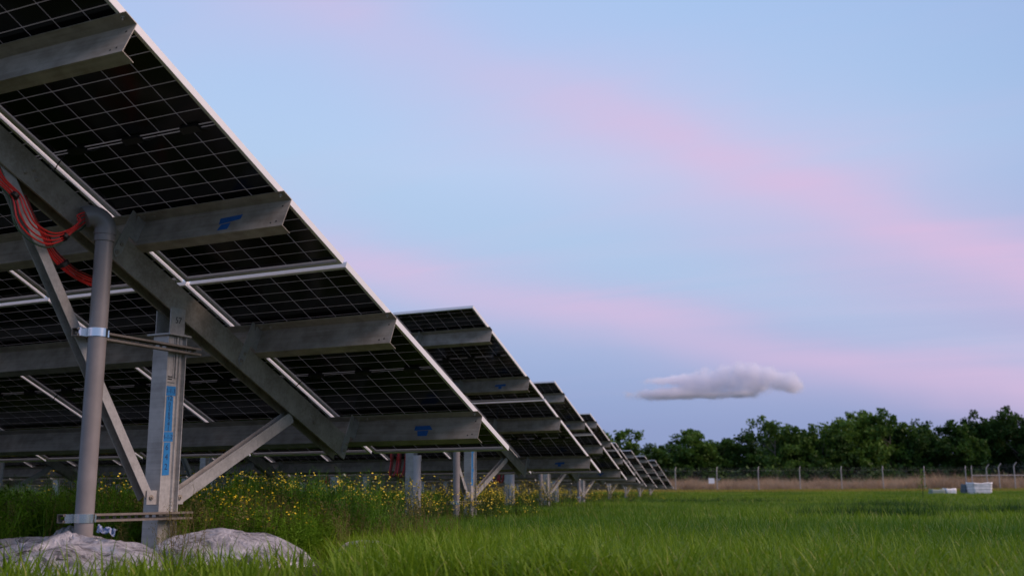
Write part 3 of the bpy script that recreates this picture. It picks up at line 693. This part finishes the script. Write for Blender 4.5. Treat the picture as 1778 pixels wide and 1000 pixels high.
G_NEAR = proto_coll('grass_tuft', [grass_tuft(i, 24, .10, .180, .0078, GRASS, 'grass_tuft') for i in range(7)])
G_MID = proto_coll('grass_tuft_mid', [grass_tuft(20+i, 24, .17, .165, .0105, GRASS, 'grass_tuft_mid') for i in range(5)])
G_FAR = proto_coll('grass_tuft_far', [grass_tuft(40+i, 30, .42, .175, .022, GRASSF, 'grass_tuft_far') for i in range(5)])
G_DARK = proto_coll('dark_grass_tuft', [grass_tuft(50+i, 34, .16, .33, .008, GRASSD, 'dark_grass_tuft') for i in range(4)])
G_MOWN = proto_coll('mown_tuft', [grass_tuft(60+i, 24, .5, .17, .03, MOWN, 'mown_tuft') for i in range(4)])
G_DRY = proto_coll('dry_tuft', [grass_tuft(70+i, 40, .5, 1.75, .035, DRY, 'dry_tuft') for i in range(5)])
W_ALL = proto_coll('weed_plants', [fern_tuft(i, .42, FERN) for i in range(4)] + [leafy_tuft(10+i, .36, WEED) for i in range(4)] + [fern_tuft(7, .44, FERN, 6), fern_tuft(8, .40, WEED, 7)])
W_BROOM = proto_coll('broom_plants', [broom_tuft(30+i, .36, BROOM) for i in range(5)] + [leafy_tuft(36, .28, WEED, 5, .014, .045)])
W_FERN = proto_coll('fern_plants', [fern_tuft(50+i, .52, FERN, 6) for i in range(5)])
FL = [flower_tuft(40+i, .50) for i in range(6)]
W_FLOWER = proto_coll('flower_plants', FL)

def wedge(n, d0, d1, a0=-35, a1=38):                                 # random ground points in a sector in front of the camera
    d = np.sqrt(RNG.uniform(d0*d0, d1*d1, n)); a = -YAW+np.radians(RNG.uniform(a0, a1, n))
    return np.stack([CAMLOC.x+d*np.sin(a), CAMLOC.y+d*np.cos(a)], 1), d
def edge_x(y): return -1.05-.35*y                                    # where the weeds under the arrays give way to grass
def with_z(P): return [(x, y, ground_z(x, y)) for x, y in P]
def in_film(x, y):
    a = R(-32); u = ((x+1.15)*math.cos(a)+(y+2.95)*math.sin(a))/1.0; v = (-(x+1.15)*math.sin(a)+(y+2.95)*math.cos(a))/.42
    b = R(22); p = ((x+.30)*math.cos(b)+(y+2.40)*math.sin(b))/.62; q = (-(x+.30)*math.sin(b)+(y+2.40)*math.cos(b))/.36
    return u*u+v*v < 1 or p*p+q*q < 1
def is_weed(x, y): return x < edge_x(y)+.25*fbm(x*.8, y*.8) and y > -3.1-.9*max(0, -1.2-x)*.0 and not (y < -2.4 and x > -1.6)
P, d = wedge(14000, 3.7, 10); keep = [i for i, (x, y) in enumerate(P) if not (is_weed(x, y) and x < edge_x(y)-1.2) and not in_film(x, y) and not (math.atan2(x-CAMLOC.x, y-CAMLOC.y)+YAW < R(-8.5+4*fbm(x*2, y*2)) and math.hypot(x-CAMLOC.x, y-CAMLOC.y) < 6.4 and RNG.random() < .88)]
P = P[keep]
scatter('grass', with_z(P), G_NEAR, 'long green meadow grass in the foreground', np.clip(.85+.35*np.array([fbm(x*.5, y*.5, 3) for x, y in P])+RNG.normal(0, .15, len(P)), .45, 1.5))
P, d = wedge(30000, 9, 30); P = P[[i for i, (x, y) in enumerate(P) if x > edge_x(y)-2.6]]
scatter('grass', with_z(P), G_MID, 'green meadow grass in the middle of the field', np.clip(.9+.35*np.array([fbm(x*.22, y*.22, 3) for x, y in P])+RNG.normal(0, .15, len(P)), .5, 1.5))
P, d = wedge(38000, 28, 89); P = P[[i for i, (x, y) in enumerate(P) if x > edge_x(y)-1]]
scatter('grass', with_z(P), G_FAR, 'green meadow grass far out towards the fence', np.clip(.85+.3*np.array([fbm(x*.06, y*.06, 3) for x, y in P])+RNG.normal(0, .15, len(P)), .5, 1.4))
P, d = wedge(7000, 87, 118, -16, 38)
scatter('grass', with_z(P), G_MOWN, 'yellowish short grass strip along the fence', RNG.uniform(.7, 1.2, len(P)))
P, d = wedge(6000, 121, 150, -14, 38)
scatter('dry_grass', with_z(P), G_DRY, 'reddish brown dry grass band behind the fence', np.clip(.75+.5*np.array([fbm(x*.1, y*.1, 7) for x, y in P])+RNG.normal(0, .15, len(P)), .3, 1.25))
dk = []
for (cx, cy, sx, sy, n) in ((1.53, 7.05, .75, .35, 90), (3.1, 9.0, .9, .5, 100), (-5.2, 26, 2.5, 1.0, 160), (.5, 17, 1.2, .5, 70)):
    for _ in range(n): dk.append((random.gauss(cx, sx*.6), random.gauss(cy, sy*.6)))
scatter('grass', with_z(dk), G_DARK, 'longer grass clumps in the field, their shade put into a darker green', RNG.uniform(.55, .95, len(dk)))
# weeds under the arrays
P, d = wedge(15000, 3.5, 14, -38, 20); P = P[[i for i, (x, y) in enumerate(P) if is_weed(x, y) and not in_film(x, y)]]
tap = lambda P, w_: np.array([min(1, max(.42, (edge_x(y)-x)/w_)) for x, y in P])
scatter('weeds', with_z(P), W_ALL, 'dark green weeds growing under the nearest array', RNG.uniform(.7, 1.1, len(P))*np.array([min(1, max(.28, (edge_x(y)+(.9 if y < 1.5 else -.1)-x)/(1.2 if y < 1.5 else 3.4)))*min(1.15, max(.45, .82+.75*fbm(x*.75, y*.75, 2)))*(.90 if y < .8 else .60) for x, y in P]))
P, d = wedge(40000, 13, 60, -36, 15); P = P[[i for i, (x, y) in enumerate(P) if is_weed(x, y)]]
scatter('weeds', with_z(P), W_ALL, 'dark green weeds growing under the farther arrays', RNG.uniform(.7, 1.2, len(P))*tap(P, 4.0)*np.array([min(1.1, max(.5, .85+.6*fbm(x*.4, y*.4, 5))) for x, y in P]))
br = [(random.gauss(-2.0, .75), random.gauss(-1.55, .5)) for _ in range(420)]
br += [(random.gauss(-.95, .3), random.gauss(-2.1, .22)) for _ in range(34)]
br = [p for p in br if not in_film(*p)]
scatter('weeds', with_z(br), W_BROOM, 'fine brownish seeding weeds beside the conduit pipe and plastic', RNG.uniform(.6, 1.1, len(br)))
fe = [(random.gauss(-1.75, .28), random.gauss(-.3, .35)) for _ in range(60)] + [(random.gauss(-1.6, .5), random.gauss(-1.0, .4)) for _ in range(50)] + [(random.gauss(-2.5, .4), random.gauss(.7, .45)) for _ in range(110)] + [(random.gauss(-4.3, .4), random.gauss(3.0, .6)) for _ in range(60)] + [(random.gauss(-6.4, .5), random.gauss(7.8, .8)) for _ in range(40)]
scatter('weeds', with_z(fe), W_FERN, 'tall feathery green weeds behind the taped post', RNG.uniform(.6, 1.05, len(fe)))
# yellow flowers: the nearest ones are things of their own, the rest one mass
fl = []
def flo(n, cx, cy, sx, sy):
    for _ in range(n): fl.append((random.gauss(cx, sx), random.gauss(cy, sy)))
flo(34, -2.75, .5, .28, .35); flo(36, -2.4, 1.7, .35, .5); flo(40, -2.3, 3.0, .4, .9); flo(24, -4.3, .3, .6, .5); flo(16, -.80, -1.9, .3, .2); flo(10, -2.3, -.7, .5, .4); flo(16, -3.6, 1.4, .8, .8); flo(40, -3.6, 6.0, .6, 1.0)
flo(34, -5.9, 12, .9, 2.0); flo(60, -5.2, 10.0, .5, 1.2); flo(110, -8.6, 21, 1.0, 4.0); flo(60, -12, 32, 1.0, 4.0)
for k, (x, y) in enumerate(fl[:180]):
    o = link('flowering_weed', FL[k % 6], None, (x, y, 0), (random.gauss(0, .06), random.gauss(0, .06), random.random()*6.28)); s = random.uniform(.75, 1.12)*(.8 if y < -.9 else .68 if y > 2.2 else 1); o.scale = (s, s, s)
    near = y < -.9
    tag(o, 'slender weed with small yellow flowers beside the foot of the taped post' if near else 'slender weed with small yellow flowers among green weeds under the panels', 'flower', 'yellow flowers by the post' if near else 'yellow flowers under the panels')
scatter('wildflowers', with_z(fl[180:]), W_FLOWER, 'yellow flowering weeds along the edge of the farther arrays', RNG.uniform(.7, 1.25, len(fl)-180))
def tall_weed():
    mb = MB(); rn = random.Random(5); b0 = Vector((0, 0, 0)); mb.tube([b0, (0.02, 0, .6), (.0, .02, 1.25)], [.02, .014, .005], 5)
    st = mb.build('stem', STEM, None, loc=None); o = thing('tall_weed', (-.60, 41.5, ground_z(-.6, 41.5)), 'lone tall green weed standing up from the field before the fence', 'plant'); st.parent = o
    mb = MB()
    for k in range(130):
        t = rn.random(); wd = .34*(1-t)+.05; c = Vector((rn.gauss(0, wd*.6), rn.gauss(0, wd*.6), .1+1.2*t)); a = rn.random()*6.28; ld = Vector((math.cos(a), math.sin(a), rn.uniform(-.2, .9))).normalized()*rn.uniform(.08, .17); sv = ld.cross(Vector((.2, .1, 1))).normalized()*.03
        mb.poly([c, c+ld*.5-sv, c+ld, c+ld*.5+sv])
    mb.build('leaves', WEED, o)
tall_weed()

# ------------------------------------------------------------------ fence at the field's far side
def polar(u, dep):                                                   # u: tangent from the camera axis, dep: depth along it
    a = -YAW; return Vector((CAMLOC.x+dep*math.sin(a)+u*dep*math.cos(a), CAMLOC.y+dep*math.cos(a)-u*dep*math.sin(a), 0))
fr_ = thing('chain_link_fence', (polar(.2, 112).x, polar(.2, 112).y, 0), 'grey chain link fence with angled barbed wire arms across the field end', 'fence')
FO = fr_.location
DEP = 112.0; PITCHU = .0389
fposts = [polar(.1525+PITCHU*i, DEP) for i in range(-14, 8)] + [polar(.4305, DEP)]
corner = fposts[-1]; side = [polar(.4445, 107), polar(.456, 102.5), polar(.4705, 97.5), polar(.4865, 92.5), polar(.504, 87.5), polar(.523, 82.5), polar(.545, 77.5), polar(.569, 72.5)]
def fpost(p, arm):
    z = ground_z(p.x, p.y); b = MB(); q = p-FO; b.tube([(q.x, q.y, z-.2), (q.x, q.y, z+2.12)], .046, 8); q2 = q+arm*.34
    b.tube([(q.x, q.y, z+2.10), (q2.x, q2.y, z+2.46)], .034, 6); b.build('post', CONC, fr_)
back = polar(0, 2)-polar(0, 1); rightd = polar(1, 1)-polar(0, 1)
for p in fposts: fpost(p, (back*.6+rightd*.35))
for p in side: fpost(p, (rightd*.85+back*.1))
path = fposts+side
b = MB(); wires = MB(); barb = MB(); rail = MB()
for p, q in zip(path[:-1], path[1:]):
    zp, zq = ground_z(p.x, p.y), ground_z(q.x, q.y); d = q-p; L = d.length; p_, nr_ = p-FO, Vector((-d.y, d.x, 0)).normalized()*.004
    n = int(L/.16)
    for k in range(n):
        for s in (1, -1):
            t0 = k/n; t1 = t0+s*2.0/L*.9; 
            if t1 > 1: 
                zt = 2.0*(1-t0)/(t1-t0); t1 = 1
            elif t1 < 0: zt = 2.0*t0/(t0-t1); t1 = 0
            else: zt = 2.0
            A = p_+d*t0+Vector((0, 0, zp+.05)); B = p_+d*t1+Vector((0, 0, zp+.05+zt)); wv = d.normalized()*.0035
            wires.f.append((len(wires.v), len(wires.v)+1, len(wires.v)+2, len(wires.v)+3)); wires.m.append(0); wires.v += [tuple(A-wv), tuple(A+wv), tuple(B+wv), tuple(B-wv)]
    for hz in (2.06,): rail.tube([p_+Vector((0, 0, zp+hz)), q-FO+Vector((0, 0, zq+hz))], .005, 5)
    for j in range(2):
        off = (back*.6+rightd*.35)*(.12+.11*j) if q not in side else rightd*.85*(.12+.11*j)
        barb.tube([p_+off+Vector((0, 0, zp+2.2+.12*j)), q-FO+off+Vector((0, 0, zq+2.2+.12*j))], .003, 3)
tag(wires.build('wire_mesh', WIRE, fr_), kind='stuff'); rail.build('top_rail', CONC, fr_); barb.build('barbed_wire', WIRE, fr_)
b = MB(); g0, g1 = polar(.4305, 111.6), polar(.4305+.075, 111.6)
for hz in (1.78, .25): b.tube([g0-FO+Vector((0, 0, .3+hz)), g1-FO+Vector((0, 0, .3+hz))], .05, 6)
for t in (0, 1): q = g0.lerp(g1, t)-FO; b.tube([q+Vector((0, 0, .5)), q+Vector((0, 0, 2.6))], .05, 6)
b.build('gate_frame', CONC, fr_)
sp = polar(.1862, 111.4)
b = MB(); b.box((-.30, -.02, -.27), (.30, .02, .27)); b.box((-.31, -.026, .24), (.31, .026, .28)); b.box((-.31, -.026, -.28), (.31, .026, -.24))
o = b.build('notice_sign', SIGNW, None, loc=(sp.x, sp.y, 1.62)); o.rotation_euler = (0, 0, YAW); tag(o, 'small white square sign hung on the fence beside its post', 'sign')

# white wrapped stack and the low pieces beside it
def bale(name, u, dep, wd, dp, h, m, label, cat, flare=1.0, layers=4):
    p = polar(u, dep); z0 = ground_z(p.x, p.y); mb = MB(); n = 10
    rn = random.Random(int(u*1000)); zz_ = []
    for k in range(layers*4+1):
        t = k/(layers*4); s = 1+(flare-1)*t+.018*math.cos(t*layers*6.283)+.02*rn.uniform(-1, 1)
        top = h*t
        ring = []
        for j in range(4*n):
            sd_, f = divmod(j, n); f = f/n*2-1
            x, y = ((f, -1), (1, f), (-f, 1), (-1, -f))[sd_]
            ring.append((x*wd/2*s+.03*mnoise.noise(Vector((j*.5, k*.6, u*9))), y*dp/2*s+.03*mnoise.noise(Vector((j*.4, k*.6, 3))), top+.05*mnoise.noise(Vector((j*.35, k*.5, 6)))*(t > .9)+(.07*abs(x) if t > .95 else 0)))
        zz_.append(len(mb.v)); mb.v += ring
    for a, c in zip(zz_[:-1], zz_[1:]):
        for j in range(4*n): mb.f.append((a+j, a+(j+1) % (4*n), c+(j+1) % (4*n), c+j))
    mb.v.append((0, 0, h-.05)); 
    for j in range(4*n): mb.f.append((zz_[-1]+j, zz_[-1]+(j+1) % (4*n), len(mb.v)-1))
    mb.m = [0]*len(mb.f)
    o = mb.build(name, m, None, smooth=True, loc=(p.x, p.y, z0)); o.rotation_euler = (0, 0, YAW); tag(o, label, cat); return o
bale('wrapped_stack', .4365, 72, 1.18, 1.0, .70, WHITE, 'white wrapped stack flaring at the top, standing in the grass by the fence', 'stack', 1.10)
bale('tarp_heap', .4255, 73, .70, .9, .60, BLUEG, 'dark slate tarp covered heap touching the left side of the white stack', 'heap', .85, 2)
bale('plastic_slab', .4085, 72, .66, .6, .34, WHITE, 'low white block lying in the grass left of the dark tarp heap', 'block', 1.0, 1)
bale('wrapped_sheet', .3965, 72, .95, .6, .30, PALEG, 'low flat pale green pile at the left end of the white things', 'pile', .9, 1)

# ------------------------------------------------------------------ trees beyond the fence
def crown_mesh(seed, m, n_l=11, leaves=8000, tall=1.0):
    rn = np.random.default_rng(seed); lob = []
    for i in range(n_l):
        t = (i+.5)/n_l; a = rn.uniform(0, 6.283); rad = (.36-.20*abs(t-.35))*rn.uniform(.6, 1.1)
        lob.append((np.array([math.cos(a)*rad, math.sin(a)*rad, .10+.78*t]), rn.uniform(.17, .27)*(1.1-.40*t)))
    cl = []
    for c, r in lob:
        for _ in range(10):
            v = rn.normal(0, 1, 3); v /= np.linalg.norm(v); cl.append((c+v*r*rn.uniform(.55, 1.1), rn.uniform(.045, .085)))
    per = leaves//len(cl); V = []; 
    for c, r in cl:
        p = c+np.clip(rn.normal(0, 1, (per, 3)), -1.7, 1.7)*r*.55
        nr = rn.normal(0, 1, (per, 3)); nr /= np.linalg.norm(nr, axis=1)[:, None]
        u = np.cross(nr, rn.normal(0, 1, (per, 3))); u /= np.linalg.norm(u, axis=1)[:, None]; v = np.cross(nr, u); s = rn.uniform(.012, .022, (per, 1))
        V.append(np.stack([p-u*s-v*s*.5, p+u*s-v*s*.5, p+u*s*.4+v*s, p-u*s*.6+v*s*.8], 1))
    V = np.concatenate(V).reshape(-1, 3); V[:, 2] *= tall
    me = bpy.data.meshes.new('crown'); nq = len(V)//4
    me.from_pydata(V.tolist(), [], np.arange(nq*4).reshape(-1, 4).tolist()); me.materials.append(m); me.update(); return me
def trunk_mesh(seed):
    rn = random.Random(seed); mb = MB(); mb.tube([(0, 0, -.02), (.008, .004, .2), (-.006, .01, .45), (.01, 0, .75)], [.022, .017, .012, .005], 7)
    for k in range(6):
        z = .18+.09*k; a = rn.random()*6.28; d = Vector((math.cos(a), math.sin(a), .8)); p = Vector((0, 0, z)); mb.tube([p, p+d*.12, p+d*.22+Vector((0, 0, .04))], [.008, .005, .002], 5)
    return mb.mesh('trunk', BARK)
CR = [crown_mesh(s, m) for s, m in ((1, TREE1), (2, TREE2), (3, TREE3), (4, TREE1), (5, TREE2), (6, TREE3), (7, TREE1))]
TR = [trunk_mesh(s) for s in range(3)]
# (tangent, height in metres, crown kind); tangent grows from left to right
TREES = [(-.62, 11, 1), (-.50, 12, 0), (-.38, 11, 4), (-.26, 12, 3), (-.15, 11, 1), (-.04, 12, 6), (.045, 10.8, 3),
 (.098, 9.6, 2), (.122, 7.4, 1), (.146, 7.4, 0), (.172, 9.6, 2), (.196, 8.2, 6), (.222, 9.6, 1), (.247, 11.1, 0), (.272, 10.0, 3), (.292, 9.2, 4),
 (.312, 11.3, 5), (.333, 12.4, 2), (.356, 12.0, 0), (.377, 11.0, 3), (.398, 11.0, 1), (.419, 11.2, 6), (.441, 12.2, 4), (.462, 12.9, 4), (.484, 13.4, 1), (.507, 12.8, 4), (.53, 13.0, 1), (.556, 12.5, 0), (.585, 12.8, 6), (.62, 13, 4)]
LOOK = {0: 'mid green', 1: 'very dark', 2: 'light green', 3: 'mid green', 4: 'dark', 5: 'light green', 6: 'mid green'}
rnk = random.Random(3); NT_ = len(TREES); order = [t for t in TREES if t[0] > .09 and t[0] < .49]
ORD = ['leftmost', 'second', 'third', 'fourth', 'fifth', 'sixth', 'seventh', 'eighth', 'ninth', 'tenth', 'eleventh', 'twelfth', 'thirteenth', 'fourteenth', 'fifteenth', 'sixteenth', 'seventeenth', 'eighteenth', 'nineteenth', 'twentieth']
for (u, h, kd) in TREES:
    dep = rnk.uniform(150, 160); p = polar(u, dep)
    if (u, h, kd) in order:
        i = order.index((u, h, kd)); lab = '%s leafy tree beyond the fence, %s' % (LOOK[kd], 'leftmost of the front treeline' if i == 0 else 'rightmost of the front treeline' if i == len(order)-1 else ORD[i]+' from the left in the front treeline')
    else: lab = 'leafy tree of the woods past the edge of the fenced field'
    t = thing('broadleaf_tree', (p.x, p.y, ground_z(p.x, p.y)), lab, 'tree', 'trees beyond the fence'); t.rotation_euler = (0, 0, rnk.random()*6.28)
    hh = h*dep/155*.90
    c = link('crown', CR[kd], t); wd = rnk.uniform(9.5, 12.0); c.scale = (wd, wd, hh*1.02)
    c = link('trunk', TR[kd % 3], t); c.scale = (hh, hh, hh)
for i in range(44):                                                  # darker wood behind
    u = -.75+i*.034+rnk.uniform(-.01, .01); dep = rnk.uniform(172, 190); p = polar(u, dep)
    hm = np.interp(u, [-.7, .05, .11, .14, .2, .25, .3, .34, .42, .48, .6], [11, 10, 8, 6.6, 8, 9.3, 8.8, 11, 9.8, 12, 12])*dep/155*rnk.uniform(.80, .92)
    t = thing('broadleaf_tree', (p.x, p.y, ground_z(p.x, p.y)), 'shaded tree standing deeper in the wood behind the front treeline', 'tree', 'trees deeper in the wood'); t.rotation_euler = (0, 0, rnk.random()*6.28)
    c = link('crown', CR[(1, 4, 1)[i % 3]], t); c.scale = (13, 13, hm); c = link('trunk', TR[i % 3], t); c.scale = (hm, hm, hm)
def undergrowth():
    V = []; rn = np.random.default_rng(9)
    for i in range(620):
        u = rn.uniform(-.75, .68); dep = rn.uniform(147, 176); p = polar(u, dep); s = rn.uniform(1.4, 3.4); n = 80
        c = np.array([p.x, p.y, ground_z(p.x, p.y)+s*.45])+rn.normal(0, 1, (n, 3))*np.array([s*.55, s*.55, s*.42])
        nr = rn.normal(0, 1, (n, 3)); nr /= np.linalg.norm(nr, axis=1)[:, None]; a = np.cross(nr, rn.normal(0, 1, (n, 3))); a /= np.linalg.norm(a, axis=1)[:, None]; b_ = np.cross(nr, a); k = rn.uniform(.15, .3, (n, 1))
        V.append(np.stack([c-a*k-b_*k*.5, c+a*k-b_*k*.5, c+a*k*.4+b_*k, c-a*k*.6+b_*k*.8], 1))
    V = np.concatenate(V).reshape(-1, 3); me = bpy.data.meshes.new('undergrowth'); me.from_pydata(V.tolist(), [], np.arange(len(V)).reshape(-1, 4).tolist()); me.materials.append(TREE2)
    tag(link('undergrowth', me), 'dark undergrowth at the feet of the treeline', None, None, 'stuff')
undergrowth()

# ------------------------------------------------------------------ the small cumulus over the treeline
def cloud(name, az, el, dist, lobes, label, dens):
    c = Vector((math.sin(R(az))*math.cos(R(el)), math.cos(R(az))*math.cos(R(el)), math.sin(R(el))))*dist+CAMLOC
    me = bpy.data.meshes.new(name); bm = bmesh.new()
    for (x, z, rx, rz) in lobes:
        ret = bmesh.ops.create_icosphere(bm, subdivisions=3, radius=1)
        for v in ret['verts']: v.co = Vector((x+v.co.x*rx*1.75, v.co.y*(rx+rz)*.9, z+v.co.z*rz*1.75))
    bm.to_mesh(me); bm.free()
    o = link(name, me, None, c); o.rotation_euler = (0, 0, R(-az))
    md = o.modifiers.new('hull', 'REMESH'); md.mode = 'VOXEL'; md.voxel_size = 6.0
    def b(t):
        p = objco(t); tot = None
        for (x, z, rx, rz) in lobes:
            q = t.vmath('MULTIPLY', t.vmath('SUBTRACT', p, (x, 0, z)), (1/rx, 1/((rx+rz)*.5), 1/rz)); l = t.vmath('LENGTH', q)
            e = t.math('POWER', 2.718, t.math('MULTIPLY', t.math('POWER', l, 3.2), -1.0)); tot = e if tot is None else t.math('ADD', tot, e)
        n = t.noise(p, .062, 8, .60, .3)
        f = t.math('ADD', tot, t.math('MULTIPLY', t.math('SUBTRACT', n, .5), 3.0))
        v = t.new('ShaderNodeVolumePrincipled'); v.inputs['Color'].default_value = (.975, .96, 1, 1); v.inputs['Anisotropy'].default_value = .1
        t.l.new(t.math('MULTIPLY', t.smooth(f, .45, 1.35), dens), v.inputs['Density'])
        out = [n_ for n_ in t.n if n_.type == 'OUTPUT_MATERIAL'][0]; t.l.new(v.outputs[0], out.inputs['Volume']); return None
    me.materials.append(mat(name+'_vapour_%d' % len(MATS), b))
    tag(o, label, 'cloud')
LB = [(-72, -9, 36, 8), (-40, -8, 34, 7.5), (-62, 6, 28, 5), (-38, 9, 20, 6), (-12, 10, 15, 12), (-10, -3, 15, 10), (8, 15, 11, 10), (24, 16, 13, 12), (38, 13, 13, 13), (52, 10, 14, 13), (40, -4, 28, 9), (68, 8, 13, 11), (82, 4, 13, 11), (92, -1, 13, 12), (10, -11, 40, 4.5), (-30, 1, 18, 7), (8, 2, 18, 9)]
cloud('cloud', -14.6, 5.65, 1500, [(x*1.17, z*1.25, rx*1.2, rz*1.25) for x, z, rx, rz in LB],
      'low white cumulus cloud tinged pink above the treeline', .14)
